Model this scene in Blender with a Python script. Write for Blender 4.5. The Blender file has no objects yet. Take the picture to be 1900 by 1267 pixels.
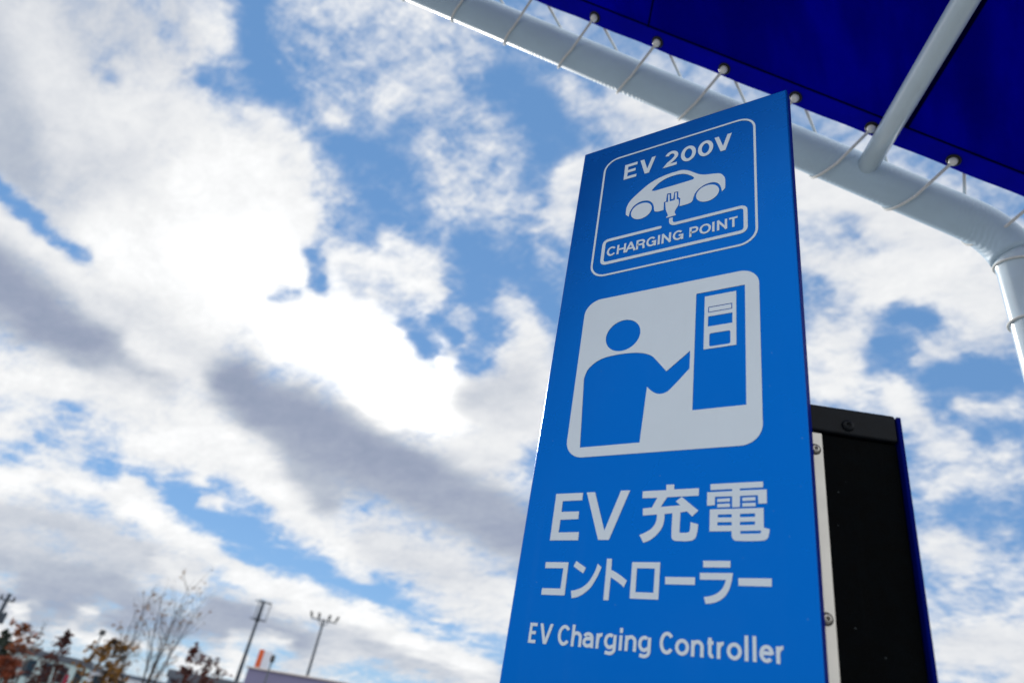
import bpy, bmesh, math, random
import numpy as np
from mathutils import Vector, Matrix

# ------------------------------------------------------------------ camera
scene = bpy.context.scene
COL = scene.collection
EYE = Vector((0.0, 0.0, 1.10))
CAM_ROT = Matrix(((0.84406381, 0.15248925, 0.51410438),
                  (0.50906368, -0.52920516, -0.67881961),
                  (0.168554, 0.83467893, -0.52430967)))
FOCAL = 1273.885                      # in pixels of a 1900 px wide frame
cam_data = bpy.data.cameras.new('camera')
cam_data.sensor_width = 36.0
cam_data.lens = FOCAL / 1900.0 * 36.0
cam_data.clip_start = 0.02
cam_data.clip_end = 6000.0
cam_data.dof.use_dof = True
cam_data.dof.focus_distance = 0.95
cam_data.dof.aperture_fstop = 4.3
camera = bpy.data.objects.new('camera', cam_data)
COL.objects.link(camera)
camera.matrix_world = Matrix.Translation(EYE) @ CAM_ROT.to_4x4()
scene.camera = camera


def ray(px, py):
    return (CAM_ROT @ Vector((px - 950.0, -(py - 633.5), -FOCAL))).normalized()


def at(px, py, dist):
    """world point on the sight line of a photo pixel at a horizontal distance in metres"""
    r = ray(px, py)
    return EYE + r * (dist / math.hypot(r.x, r.y))


# ------------------------------------------------------------------ exposure, sun, sky
scene.view_settings.view_transform = 'Standard'
scene.view_settings.look = 'None'
scene.view_settings.exposure = 0.0
scene.view_settings.gamma = 1.0
SUN_DIR = ray(560, 640)
SUN_EL = math.asin(SUN_DIR.z)
SUN_AZ = math.atan2(SUN_DIR.x, SUN_DIR.y)          # clockwise from +Y
sun_data = bpy.data.lights.new('sun', 'SUN')
sun_data.energy = 3.4
sun_data.angle = math.radians(0.6)
sun_data.color = (1.0, 0.95, 0.87)
sun = bpy.data.objects.new('sun', sun_data)
COL.objects.link(sun)
sun.rotation_euler = SUN_DIR.to_track_quat('Z', 'Y').to_euler()
sun.location = SUN_DIR * 50

# cloud masses: (points of a soft stroke given as sight lines, radius, coverage, brightness)
CLOUDS = [
    # upper left bank
    ([(-100, 60), (60, 120), (160, 330), (330, 420)], 210, .90, .74),
    ([(150, 20), (330, 40)], 110, .82, .72),
    ([(-60, 60), (0, 230), (20, 330)], 60, .95, .56),
    ([(70, 30), (110, 150), (130, 260)], 40, .95, .84),
    ([(230, 210), (330, 230), (330, 300)], 70, .95, .92),
    ([(180, 130), (205, 150)], 24, .55, .70),
    ([(320, 70), (345, 90)], 26, .45, .74),
    ([(285, 10), (270, 0)], 26, .50, .74),
    ([(390, 20), (420, 90), (450, 130)], 38, .78, .92),
    ([(330, 270), (300, 300)], 22, .72, .78),
    # blue lane down the middle
    ([(465, -20), (480, 90), (505, 170), (550, 240), (600, 300), (625, 390)], 50, .06, .9),
    ([(400, 140), (425, 165)], 30, .12, .9),
    ([(530, 30), (540, 90)], 34, .36, .9),
    ([(590, 60), (600, 120)], 30, .36, .9),
    ([(620, 250), (680, 270), (700, 390), (640, 430)], 55, .10, .9),
    ([(600, 195), (620, 215)], 26, .50, .9),
    ([(620, 330), (640, 360)], 24, .42, .9),
    # wisps running down from the top
    ([(640, -20), (700, 60), (800, 90)], 75, .60, .94),
    ([(780, 60), (880, 110), (930, 150)], 60, .55, .94),
    ([(570, 40), (620, 90)], 40, .46, .92),
    ([(720, 165), (800, 170), (870, 200), (950, 240)], 32, .70, .98),
    ([(800, 230), (860, 260), (965, 300)], 44, .54, .94),
    ([(850, 320), (900, 370), (960, 420)], 46, .47, .92),
    ([(960, 350), (990, 420), (1000, 480)], 34, .50, .94),
    ([(820, 370), (850, 380)], 22, .66, .94),
    # blue right of the wisps
    ([(940, 150), (990, 200), (1030, 260), (1010, 320)], 56, .06, .9),
    ([(750, 230), (720, 300), (770, 400)], 38, .12, .9),
    ([(1060, 165), (1080, 190)], 30, .62, .94),
    ([(1130, 215), (1170, 235)], 34, .56, .92),
    ([(1190, 200), (1290, 260)], 56, .80, .92),
    ([(1060, 330), (1040, 400), (1090, 320)], 38, .76, .95),
    ([(880, 450), (900, 510), (1000, 540), (960, 480)], 48, .12, .92),
    ([(1010, 440), (1030, 480)], 24, .42, .92),
    # bright mass in front of the sun
    ([(380, 330), (480, 300), (520, 400), (500, 480)], 88, 1.0, 1.08),
    ([(470, 230), (540, 270), (565, 330)], 30, .82, .96),
    ([(560, 380), (565, 480)], 26, .95, 1.02),
    ([(220, 440), (330, 470), (430, 540)], 95, 1.0, 1.08),
    ([(580, 590), (690, 650), (820, 720)], 92, 1.0, 1.5),
    ([(420, 470), (560, 570), (640, 600)], 80, 1.0, 1.25),
    ([(700, 760), (780, 730)], 56, 1.0, 1.3),
    ([(500, 546), (545, 548)], 12, .30, 1.0),
    ([(590, 470), (592, 530)], 20, .14, .95),
    ([(625, 485), (700, 490), (780, 510)], 26, .84, 1.04),
    ([(720, 450), (790, 490), (810, 560)], 24, .76, 1.02),
    ([(650, 528), (740, 560)], 20, .66, 1.0),
    ([(760, 600), (790, 650)], 22, .18, .95),
    ([(820, 600), (860, 640), (880, 670)], 24, .12, .95),
    ([(860, 560), (920, 600)], 22, .12, .95),
    ([(840, 590), (880, 585)], 14, .62, 1.0),
    ([(940, 555), (975, 580), (1000, 640)], 20, .80, 1.0),
    ([(830, 660), (880, 640)], 13, .66, 1.0),
    ([(900, 620), (915, 655)], 14, .16, .95),
    ([(880, 680), (905, 670)], 14, .10, .95),
    ([(980, 660), (1010, 690)], 46, .95, .96),
    ([(880, 745), (960, 720)], 48, 1.0, .74),
    ([(930, 790), (1000, 780)], 36, 1.0, .84),
    ([(850, 860), (930, 840)], 44, 1.0, .92),
    # thin blue streak and grey bands on the left
    ([(-30, 320), (20, 370), (70, 425), (115, 455), (160, 480)], 19, .06, .85),
    ([(-20, 400), (60, 450), (120, 500), (190, 560), (270, 650)], 24, 1.0, .98),
    ([(-40, 500), (30, 560), (100, 610), (170, 650), (240, 685)], 60, 1.0, .17),
    ([(220, 680), (290, 715)], 42, 1.0, .38),
    ([(180, 560), (300, 600), (380, 650)], 30, 1.0, .84),
    ([(260, 645), (330, 680), (400, 715)], 32, 1.0, .97),
    ([(430, 715), (480, 755), (560, 775), (640, 815)], 50, 1.0, .16),
    ([(560, 830), (680, 860), (780, 900), (900, 960), (1000, 1010)], 60, 1.0, .30),
    ([(690, 830), (770, 865)], 36, 1.0, .24),
    ([(560, 900), (600, 930)], 40, 1.0, .48),
    ([(-20, 690), (100, 720), (240, 750), (360, 780)], 52, .92, 1.0),
    ([(420, 830), (480, 870), (560, 990), (680, 1040)], 46, .98, 1.02),
    ([(300, 830), (380, 870)], 56, .92, 1.0),
    ([(700, 1010), (820, 1060), (900, 1100)], 50, .95, .82),
    ([(840, 1130), (930, 1140)], 40, .86, .92),
    ([(-20, 780), (90, 800), (160, 840)], 44, .74, .95),
    ([(120, 760), (150, 775)], 16, .40, .9),
    ([(70, 810), (110, 815)], 14, .42, .9),
    ([(170, 820), (210, 832)], 12, .40, .9),
    ([(240, 850), (300, 862)], 36, .86, .96),
    # lower blue lane
    ([(180, 878), (260, 890), (330, 925), (400, 950)], 27, .06, .95),
    ([(330, 925), (400, 975), (480, 1010), (560, 1050), (650, 1090), (720, 1120)], 40, .03, .95),
    ([(440, 920), (520, 985)], 18, .42, .98),
    ([(400, 890), (420, 900)], 10, .35, .98),
    ([(720, 1125), (800, 1165), (920, 1195)], 17, .16, .95),
    ([(235, 895), (285, 920)], 18, .92, 1.0),
    ([(375, 925), (410, 935)], 13, .84, 1.0),
    ([(630, 1045), (670, 1070)], 14, .72, 1.0),
    # lower bank with its lit rim
    ([(-40, 950), (100, 965), (240, 1020), (350, 1070)], 36, 1.0, .68),
    ([(-40, 1020), (100, 1050), (220, 1080)], 40, 1.0, .58),
    ([(60, 1080), (180, 1100), (280, 1130)], 30, 1.0, .46),
    ([(480, 1090), (580, 1130)], 20, 1.0, .9),
    ([(400, 1130), (470, 1150), (540, 1180), (590, 1205)], 28, 1.0, .34),
    ([(620, 1170), (760, 1220), (900, 1250)], 30, 1.0, .58),
    ([(540, 1240), (640, 1210)], 22, .92, .80),
    ([(-40, 885), (60, 885), (170, 903), (270, 950), (360, 1012), (480, 1075), (620, 1130), (760, 1185), (900, 1238)], 27, 1.0, 1.06),
    # low fair weather puffs near the horizon
    ([(-20, 1110), (120, 1130), (240, 1145), (400, 1170)], 26, .86, .36),
    ([(180, 1112), (210, 1120)], 12, .46, .6),
    ([(20, 1165), (110, 1160), (200, 1180), (300, 1160), (420, 1195)], 13, .60, .36),
    ([(25, 1135), (45, 1137)], 11, .95, 1.04),
    ([(60, 1108), (72, 1110)], 8, .85, 1.0),
    ([(135, 1143), (172, 1140)], 9, .95, 1.04),
    ([(-20, 1160), (40, 1170), (160, 1180), (260, 1192), (330, 1208)], 9, .92, 1.04),
    ([(300, 1040), (360, 1075)], 22, .95, .92),
    ([(415, 1198), (445, 1215)], 13, .92, 1.0),
    ([(485, 1190), (535, 1190)], 11, .90, 1.0),
    ([(340, 1230), (440, 1245)], 16, .86, 1.0),
    # right of the sign
    ([(1480, 340), (1600, 380), (1720, 430)], 70, .88, .88),
    ([(1570, 425), (1610, 460), (1640, 500)], 16, .46, .85),
    ([(1500, 480), (1580, 500)], 36, .82, .90),
    ([(1640, 530), (1760, 510), (1840, 560)], 66, .95, .95),
    ([(1500, 560), (1560, 590)], 22, .42, .85),
    ([(1520, 640), (1590, 630), (1560, 700)], 36, .82, .92),
    ([(1840, 500), (1880, 440)], 40, .90, .92),
    ([(1660, 590), (1720, 590)], 24, .10, .9),
    ([(1630, 650), (1680, 690), (1780, 700), (1860, 710)], 34, .06, .9),
    ([(1720, 660), (1800, 630), (1880, 640)], 26, .72, .93),
    ([(1500, 720), (1550, 720)], 26, .72, .92),
    ([(1660, 735), (1700, 780)], 34, .90, .95),
    ([(1780, 750), (1900, 765)], 14, .66, .92),
    ([(1800, 800), (1900, 800)], 24, .16, .9),
    ([(1720, 830), (1780, 820)], 30, .78, .93),
    ([(1780, 870), (1880, 870)], 36, .66, .92),
    ([(1760, 940), (1830, 950)], 18, .20, .9),
    ([(1740, 900), (1770, 900)], 18, .72, .92),
    ([(1740, 1010), (1790, 1040)], 40, .86, .92),
    ([(1860, 990), (1880, 1060)], 34, .44, .9),
    ([(1760, 1110), (1860, 1130)], 22, .42, .9),
    ([(1770, 1200), (1900, 1200), (1900, 1260)], 52, .92, .84),
]
S_HALF, T_HALF, NX, NY = 0.88, 0.68, 112, 84
FWD = ray(950, 633)
SKY_R = Vector((FWD.y, -FWD.x, 0)).normalized()
SKY_U = SKY_R.cross(FWD).normalized()              # chart fixed to the compass: right, up, forward


def cloud_grid():
    ss = (np.arange(NX) + .5) / NX * 2 * S_HALF - S_HALF
    tt = (np.arange(NY) + .5) / NY * 2 * T_HALF - T_HALF
    S, Tt = np.meshgrid(ss, tt)
    F, R, U = (np.array(v) for v in (FWD, SKY_R, SKY_U))
    d = F + S[..., None] * R + Tt[..., None] * U
    q = d @ np.array(CAM_ROT)                        # world to eye axes
    X = 950 - FOCAL * q[..., 0] / q[..., 2]
    Y = 633.5 + FOCAL * q[..., 1] / q[..., 2]
    C = np.full(S.shape, .35)
    G = np.full(S.shape, .92)
    for pts, rad, cov, bri in CLOUDS:
        D = np.full(S.shape, 1e9)
        for (x1, y1), (x2, y2) in zip(pts[:-1], pts[1:]):
            vx, vy = x2 - x1, y2 - y1
            h = np.clip(((X - x1) * vx + (Y - y1) * vy) / max(vx * vx + vy * vy, 1e-6), 0, 1)
            D = np.minimum(D, np.hypot(X - x1 - h * vx, Y - y1 - h * vy))
        w = np.exp(-(D / (rad * 1.03)) ** 2.2)
        C = C * (1 - w) + cov * w
        w = np.exp(-(D / (rad * 1.06)) ** 3.2)
        G = G * (1 - w) + bri * w
    return C, G


world = bpy.data.worlds.new("World")
scene.world = world
world.use_nodes = True
wt = world.node_tree
wt.nodes.clear()


class NT:
    """short hand for wiring shader nodes"""
    def __init__(self, tree):
        self.t = tree

    def node(self, kind, **kw):
        n = self.t.nodes.new(kind)
        for k, v in kw.items():
            setattr(n, k, v)
        return n

    def put(self, sock, v):
        if hasattr(v, 'is_output'):
            self.t.links.new(v, sock)
        else:
            sock.default_value = v

    def m(self, op, a, b=0.0, c=0.0, clamp=False):
        n = self.node('ShaderNodeMath', operation=op, use_clamp=clamp)
        for s_, v in zip(n.inputs, (a, b, c)):
            self.put(s_, v)
        return n.outputs[0]

    def v(self, op, a, b=None, c=None, out=0, scale=None):
        n = self.node('ShaderNodeVectorMath', operation=op)
        self.put(n.inputs[0], a)
        if b is not None:
            self.put(n.inputs[1], b)
        if c is not None:
            self.put(n.inputs[2], c)
        if scale is not None:
            self.put(n.inputs['Scale'], scale)
        return n.outputs[out]

    def noise(self, vec, scale, detail=6.0, rough=.55, dist=0.0, color=False):
        n = self.node('ShaderNodeTexNoise')
        self.put(n.inputs['Vector'], vec)
        n.inputs['Scale'].default_value = scale
        n.inputs['Detail'].default_value = detail
        n.inputs['Roughness'].default_value = rough
        n.inputs['Distortion'].default_value = dist
        return n.outputs['Color' if color else 'Fac']

    def ramp(self, fac, stops, mode='LINEAR'):
        n = self.node('ShaderNodeValToRGB')
        self.put(n.inputs[0], fac)
        r = n.color_ramp
        r.interpolation = mode
        while len(r.elements) < len(stops):
            r.elements.new(1.0)
        for e, (p, c) in zip(r.elements, stops):
            e.position = p
        for e, (p, c) in zip(r.elements, stops):
            e.position = p
            e.color = (*c[:3], 1.0)
        return n.outputs[0]

    def smooth(self, x, lo, hi, a=0.0, b=1.0, kind='SMOOTHSTEP'):
        n = self.node('ShaderNodeMapRange', interpolation_type=kind)
        for s_, v in zip(n.inputs, (x, lo, hi, a, b)):
            self.put(s_, v)
        return n.outputs[0]

    def mix(self, f, a, b, kind='RGBA'):
        n = self.node('ShaderNodeMix', data_type=kind)
        self.put(n.inputs[0], f)
        ia, ib = (6, 7) if kind == 'RGBA' else (2, 3)
        self.put(n.inputs[ia], a)
        self.put(n.inputs[ib], b)
        return n.outputs[2 if kind == 'RGBA' else 0]


def build_sky():
    w = NT(wt)
    co = w.node('ShaderNodeTexCoord').outputs['Generated']
    sky = w.node('ShaderNodeTexSky', sky_type='NISHITA')
    sky.sun_disc = False
    sky.sun_elevation = SUN_EL
    sky.sun_rotation = SUN_AZ
    sky.air_density = 1.0
    sky.dust_density = 0.0
    sky.ozone_density = 3.0
    bg_sky = w.node('ShaderNodeBackground')
    bg_sky.inputs['Strength'].default_value = SKY_STRENGTH
    blue = w.mix(.62, sky.outputs[0], (1.65, 3.75, 7.4, 1))
    wt.links.new(blue, bg_sky.inputs['Color'])

    # the cloud deck seen in perspective: direction divided by its height
    sep = w.node('ShaderNodeSeparateXYZ')
    wt.links.new(co, sep.inputs[0])
    zz = w.m('ADD', w.m('MAXIMUM', sep.outputs['Z'], 0.0), 0.16)
    deck = w.v('SCALE', co, scale=w.m('DIVIDE', 1.0, zz))
    dome = w.v('SCALE', co, scale=w.m('DIVIDE', 1.2, w.m('ADD', w.m('MAXIMUM', sep.outputs['Z'], 0.0), 0.45)))
    az = math.atan2(DRIFT.y, DRIFT.x)
    mp = w.node('ShaderNodeMapping', vector_type='POINT')
    wt.links.new(deck, mp.inputs['Vector'])
    mp.inputs['Rotation'].default_value = (0, 0, -az)
    mp.inputs['Scale'].default_value = (0.62, 1.0, 1.0)
    deck = mp.outputs[0]
    mp2 = w.node('ShaderNodeMapping', vector_type='POINT')
    wt.links.new(dome, mp2.inputs['Vector'])
    mp2.inputs['Rotation'].default_value = (0, 0, -az)
    mp2.inputs['Scale'].default_value = (0.62, 1.0, 1.0)
    dome = mp2.outputs[0]
    n_big = w.noise(deck, 4.5, 9, .58, .4)
    n_mid = w.noise(w.v('ADD', dome, (7.3, 2.1, 0)), 17.0, 10, .68, .5)
    str_ = w.node('ShaderNodeMapping', vector_type='POINT')
    wt.links.new(dome, str_.inputs['Vector'])
    str_.inputs['Rotation'].default_value = (0, 0, math.radians(-12))
    str_.inputs['Scale'].default_value = (.38, 1.2, 1.0)
    n_wisp = w.noise(str_.outputs[0], 15.0, 9, .64, 1.0)
    n_fine = w.noise(w.v('ADD', dome, (1.7, 9.4, 0)), 56.0, 6, .70, .4)
    warp = w.noise(deck, 6.5, 6, .6, 0.0, True)
    warp = w.v('SUBTRACT', warp, (.5, .5, .5))

    # where the cloud masses stand
    F = w.m('MAXIMUM', w.v('DOT_PRODUCT', co, tuple(FWD), out=1), 0.05)
    s = w.m('DIVIDE', w.v('DOT_PRODUCT', co, tuple(SKY_R), out=1), F)
    t = w.m('DIVIDE', w.v('DOT_PRODUCT', co, tuple(SKY_U), out=1), F)
    ws = w.node('ShaderNodeSeparateXYZ')
    wt.links.new(warp, ws.inputs[0])
    s2 = w.m('MULTIPLY_ADD', ws.outputs[0], .05, s)
    t2 = w.m('MULTIPLY_ADD', ws.outputs[1], .05, t)
    u = w.m('MULTIPLY_ADD', s2, .5 / S_HALF, .5)                 # 0..1 over the chart
    vv = w.m('MULTIPLY_ADD', t2, .5 / T_HALF * NY, .5 * NY - .5)  # row number
    C, G = cloud_grid()
    uc = w.m('MULTIPLY_ADD', u, NX / (NX - 1.0), -.5 / (NX - 1.0), clamp=True)
    acc = (0.0, 0.0, 0.0)
    for j in range(NY):
        # rows are summed one after another (the tiny term only keeps that order)
        first = j == 0
        uj = uc if first else w.m('MULTIPLY_ADD', acc, 1e-12, uc)
        vj = vv if first else w.m('MULTIPLY_ADD', acc, 1e-12, vv)
        wj = w.m('SUBTRACT', 1.0, w.m('ABSOLUTE', w.m('SUBTRACT', vj, float(j))), clamp=True)
        cn = w.node('ShaderNodeRGBCurve')
        mpg = cn.mapping
        mpg.use_clip = False
        for cv, row in ((mpg.curves[0], C[j]), (mpg.curves[1], G[j])):
            cv.points[0].location = (0.0, row[0])
            cv.points[1].location = (1.0, row[-1])
            for i in range(1, NX - 1):
                cv.points.new(i / (NX - 1.0), row[i])
            for p in cv.points:
                p.handle_type = 'AUTO_CLAMPED'
        mpg.update()
        w.put(cn.inputs['Color'], uj)
        acc = w.v('MULTIPLY_ADD', cn.outputs[0], wj, acc)
    field = acc
    fs = w.node('ShaderNodeSeparateXYZ')
    wt.links.new(field, fs.inputs[0])
    inside = w.m('MULTIPLY',
                 w.m('MULTIPLY', w.smooth(w.m('ABSOLUTE', s), S_HALF * 1.0, S_HALF * .965),
                     w.smooth(w.m('ABSOLUTE', t), T_HALF * 1.0, T_HALF * .965)),
                 w.smooth(w.v('DOT_PRODUCT', co, tuple(FWD), out=1), .2, .4))
    cover = w.m('ADD', w.m('MULTIPLY', fs.outputs[0], inside), w.m('MULTIPLY', w.m('SUBTRACT', 1.0, inside), .74))
    bri = w.m('ADD', w.m('MULTIPLY', fs.outputs[1], inside), w.m('MULTIPLY', w.m('SUBTRACT', 1.0, inside), 1.36))  # off the chart: unseen sky, brightened to fill the shaded sign

    # ragged edges: thin cover breaks up most
    amp = w.ramp(cover, [(0.0, (.55,) * 3), (.2, (.85,) * 3), (.5, (1.35,) * 3), (.75, (.95,) * 3), (1.0, (.40,) * 3)])
    thin = w.smooth(cover, .95, .55, 0.0, 1.0, 'LINEAR')
    n_all = w.m('ADD', w.m('MULTIPLY_ADD', w.m('MULTIPLY', w.m('SUBTRACT', n_wisp, .5), thin), .80, w.m('MULTIPLY', w.m('SUBTRACT', n_big, .5), .75)),
                w.m('ADD', w.m('MULTIPLY', w.m('SUBTRACT', n_mid, .5), .85), w.m('MULTIPLY', w.m('SUBTRACT', n_fine, .5), .60)))
    dens = w.m('MULTIPLY_ADD', n_all, amp, cover)
    alpha = w.smooth(dens, .12, .90)
    lit = w.m('ADD', bri, w.m('ADD', w.m('MULTIPLY', w.m('SUBTRACT', n_big, .5), .38),
                              w.m('ADD', w.m('MULTIPLY', w.m('SUBTRACT', n_mid, .5), .30), w.m('MULTIPLY', w.m('SUBTRACT', n_fine, .5), .22))))
    col = w.ramp(w.m('MULTIPLY', lit, .625), [
        (0.0, (.25, .31, .43)), (.16, (.34, .388, .512)), (.34, (.49, .54, .63)),
        (.50, (.72, .745, .79)), (.625, (.90, .91, .92)), (.82, (1, 1, 1)), (1.0, (1, 1, .99))])
    gain = w.smooth(lit, 1.0, 1.6, 1.0, 1.5, 'LINEAR')
    bg_c = w.node('ShaderNodeBackground')
    wt.links.new(col, bg_c.inputs['Color'])
    wt.links.new(w.m('MULTIPLY', gain, CLOUD_STRENGTH), bg_c.inputs['Strength'])
    mx = w.node('ShaderNodeMixShader')
    wt.links.new(alpha, mx.inputs[0])
    wt.links.new(bg_sky.outputs[0], mx.inputs[1])
    wt.links.new(bg_c.outputs[0], mx.inputs[2])
    out = w.node('ShaderNodeOutputWorld')
    wt.links.new(mx.outputs[0], out.inputs['Surface'])


SKY_STRENGTH = 0.10
CLOUD_STRENGTH = 1.0
DRIFT = Vector((0.22, 0.975, 0))          # the way the cloud streaks run
build_sky()
world.cycles.sampling_method = 'MANUAL'
world.cycles.sample_map_resolution = 512

# ------------------------------------------------------------------ helpers
rnd = random.Random(7)


def tag(o, label, cat, group=None, kind=None):
    if label:
        o['label'] = label
    if cat:
        o['category'] = cat
    if group:
        o['group'] = group
    if kind:
        o['kind'] = kind
    return o


def empty(name, loc, label, cat, group=None):
    o = bpy.data.objects.new(name, None)
    COL.objects.link(o)
    o.location = loc
    o.empty_display_size = .2
    return tag(o, label, cat, group)


def link(name, me, mat, parent=None):
    """mesh in world coordinates -> object, its origin moved to the parent's"""
    o = bpy.data.objects.new(name, me)
    COL.objects.link(o)
    if mat is not None:
        me.materials.append(mat)
    if parent is not None:
        w = Vector((0, 0, 0))
        p = parent
        while p is not None:
            w = w + Vector(p.location)
            p = p.parent
        me.transform(Matrix.Translation(-w))
        o.parent = parent
    return o


def from_bm(name, bm, mat, parent=None, smooth=False):
    me = bpy.data.meshes.new(name)
    bmesh.ops.recalc_face_normals(bm, faces=bm.faces)
    bm.to_mesh(me)
    bm.free()
    if smooth:
        for p in me.polygons:
            p.use_smooth = True
    return link(name, me, mat, parent)


def add_box(bm, o, ax, ay, az, bevel=0.0, seg=2):
    """box from corner o along the vectors ax, ay, az"""
    o, ax, ay, az = map(Vector, (o, ax, ay, az))
    vs = [bm.verts.new(o + ax * i + ay * j + az * k) for i in (0, 1) for j in (0, 1) for k in (0, 1)]
    fs = [(0, 1, 3, 2), (4, 6, 7, 5), (0, 4, 5, 1), (2, 3, 7, 6), (0, 2, 6, 4), (1, 5, 7, 3)]
    faces = [bm.faces.new([vs[i] for i in f]) for f in fs]
    if bevel:
        es = {e for f in faces for e in f.edges}
        bmesh.ops.recalc_face_normals(bm, faces=faces)
        bmesh.ops.bevel(bm, geom=list(es), offset=bevel, segments=seg, profile=.5, affect='EDGES')


def add_tube(bm, pts, rad, seg=10, caps=True):
    pts = [Vector(p) for p in pts]
    rads = rad if isinstance(rad, (list, tuple)) else [rad] * len(pts)
    t0 = (pts[1] - pts[0]).normalized()
    ref = t0.orthogonal().normalized()
    rings = []
    for i, p in enumerate(pts):
        a = pts[max(i - 1, 0)]
        b = pts[min(i + 1, len(pts) - 1)]
        t = (b - a).normalized()
        ref = (ref - t * ref.dot(t)).normalized()
        bi = t.cross(ref)
        rings.append([bm.verts.new(p + (ref * math.cos(2 * math.pi * k / seg) + bi * math.sin(2 * math.pi * k / seg)) * rads[i])
                      for k in range(seg)])
    for r0, r1 in zip(rings[:-1], rings[1:]):
        for k in range(seg):
            bm.faces.new((r0[k], r0[(k + 1) % seg], r1[(k + 1) % seg], r1[k]))
    if caps:
        bm.faces.new(rings[0][::-1])
        bm.faces.new(rings[-1])
    return rings


def material(name, color, rough=.5, metal=0.0, coat=0.0, mottle=.08, scale=30.0, bump=0.0, bump_scale=400.0, spec=.5, trans=None):
    mt = bpy.data.materials.new(name)
    mt.use_nodes = True
    n = NT(mt.node_tree)
    b = next(x for x in mt.node_tree.nodes if x.type == 'BSDF_PRINCIPLED')
    co = n.node('ShaderNodeTexCoord').outputs['Object']
    f = n.noise(co, scale, 5, .6)
    c = Vector(color[:3])
    lo = tuple(c * (1 - mottle)) + (1,)
    hi = tuple(c * (1 + mottle)) + (1,)
    n.put(b.inputs['Base Color'], n.mix(n.smooth(f, .3, .7), lo, hi))
    n.put(b.inputs['Roughness'], n.smooth(f, .3, .7, rough * .9, min(rough * 1.12, 1.0)))
    b.inputs['Metallic'].default_value = metal
    b.inputs['Specular IOR Level'].default_value = spec
    b.inputs['Coat Weight'].default_value = coat
    b.inputs['Coat Roughness'].default_value = .12
    if bump:
        bp = n.node('ShaderNodeBump')
        bp.inputs['Strength'].default_value = bump
        bp.inputs['Distance'].default_value = .001
        n.put(bp.inputs['Height'], n.noise(co, bump_scale, 3, .6))
        n.put(b.inputs['Normal'], bp.outputs[0])
    mt['bsdf'] = b.name
    return mt


def bsdf(mt):
    return mt.node_tree.nodes[mt['bsdf']]


# ------------------------------------------------------------------ materials
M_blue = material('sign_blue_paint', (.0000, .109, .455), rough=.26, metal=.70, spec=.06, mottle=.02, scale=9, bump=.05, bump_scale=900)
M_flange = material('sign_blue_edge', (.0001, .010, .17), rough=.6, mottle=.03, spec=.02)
M_white = material('reflective_white_vinyl', (.60, .69, .78), rough=.42, mottle=.025, scale=14)
M_black = material('black_powder_coat', (.0006, .0011, .0016), rough=.5, mottle=.5, scale=90, bump=.6, bump_scale=600, spec=.025)
M_cap = material('black_cap_plastic', (.004, .0055, .008), rough=.42, mottle=.3, scale=60, bump=.25, bump_scale=500, spec=.12)
M_strip = material('brushed_aluminium', (.62, .60, .55), rough=.48, metal=.55, mottle=.10, scale=22)
M_steel = material('screw_steel', (.42, .40, .36), rough=.28, metal=1.0, mottle=.15, scale=200)
M_dark = material('screw_recess', (.02, .02, .02), rough=.6)
M_navy = material('navy_edge_trim', (.0001, .003, .10), rough=.6, spec=.02, mottle=.05)
M_pipe = material('white_pipe_paint', (.55, .68, .78), rough=.22, coat=.5, mottle=.03, scale=6)
M_cord = material('white_elastic_cord', (.66, .68, .68), rough=.75, mottle=.12, scale=300)
M_eyelet = material('blackened_eyelet', (.012, .012, .016), rough=.35, metal=.4)
M_toggle = material('white_cord_ball', (.80, .80, .78), rough=.35)
M_concrete = material('concrete_footing', (.34, .33, .31), rough=.9, mottle=.2, scale=12)


def sleeve_material():
    """white PVC sleeve pulled over the beam, creased round the pipe"""
    mt = material('white_sleeve', (.45, .60, .74), rough=.5, mottle=.04, scale=7)
    n = NT(mt.node_tree)
    b = bsdf(mt)
    co = n.node('ShaderNodeTexCoord').outputs['Object']
    sp = n.node('ShaderNodeSeparateXYZ')
    n.put(sp.inputs[0], co)
    big = n.noise(co, 9.0, 3, .5)
    # object x runs along the beam
    wv = n.m('SINE', n.m('MULTIPLY_ADD', sp.outputs[0], 520.0, n.m('MULTIPLY', big, 34.0)))
    mask = n.smooth(n.noise(co, 5.5, 2, .5), .42, .62)
    h = n.m('MULTIPLY', wv, mask)
    bp = n.node('ShaderNodeBump')
    bp.inputs['Strength'].default_value = 1.0
    bp.inputs['Distance'].default_value = .00032
    n.put(bp.inputs['Height'], h)
    n.put(b.inputs['Normal'], bp.outputs[0])
    return mt


def fabric_material():
    """blue tarpaulin, lets a little daylight through"""
    mt = material('blue_tarpaulin', (.0002, .0006, .22), rough=.7, mottle=.38, scale=1.7, spec=.03)
    n = NT(mt.node_tree)
    b = bsdf(mt)
    co = n.node('ShaderNodeTexCoord').outputs['Object']
    bp = n.node('ShaderNodeBump')
    bp.inputs['Strength'].default_value = .35
    bp.inputs['Distance'].default_value = .01
    n.put(bp.inputs['Height'], n.noise(co, 5.0, 4, .55))
    n.put(b.inputs['Normal'], bp.outputs[0])
    tr = n.node('ShaderNodeBsdfTranslucent')
    mp = n.node('ShaderNodeMapping')
    n.put(mp.inputs['Vector'], co)
    mp.inputs['Rotation'].default_value = (0, 0, .55)
    mp.inputs['Scale'].default_value = (3.2, .8, 1.0)
    n.put(tr.inputs['Color'], n.mix(n.smooth(n.noise(mp.outputs[0], 1.6, 5, .55), .36, .64), (.0002, .0003, .17, 1), (.0002, .0008, .40, 1)))
    mx = n.node('ShaderNodeMixShader')
    mx.inputs[0].default_value = .55
    n.put(mx.inputs[1], b.outputs[0])
    n.put(mx.inputs[2], tr.outputs[0])
    out = next(x for x in mt.node_tree.nodes if x.type == 'OUTPUT_MATERIAL')
    n.put(out.inputs['Surface'], mx.outputs[0])
    return mt


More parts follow.
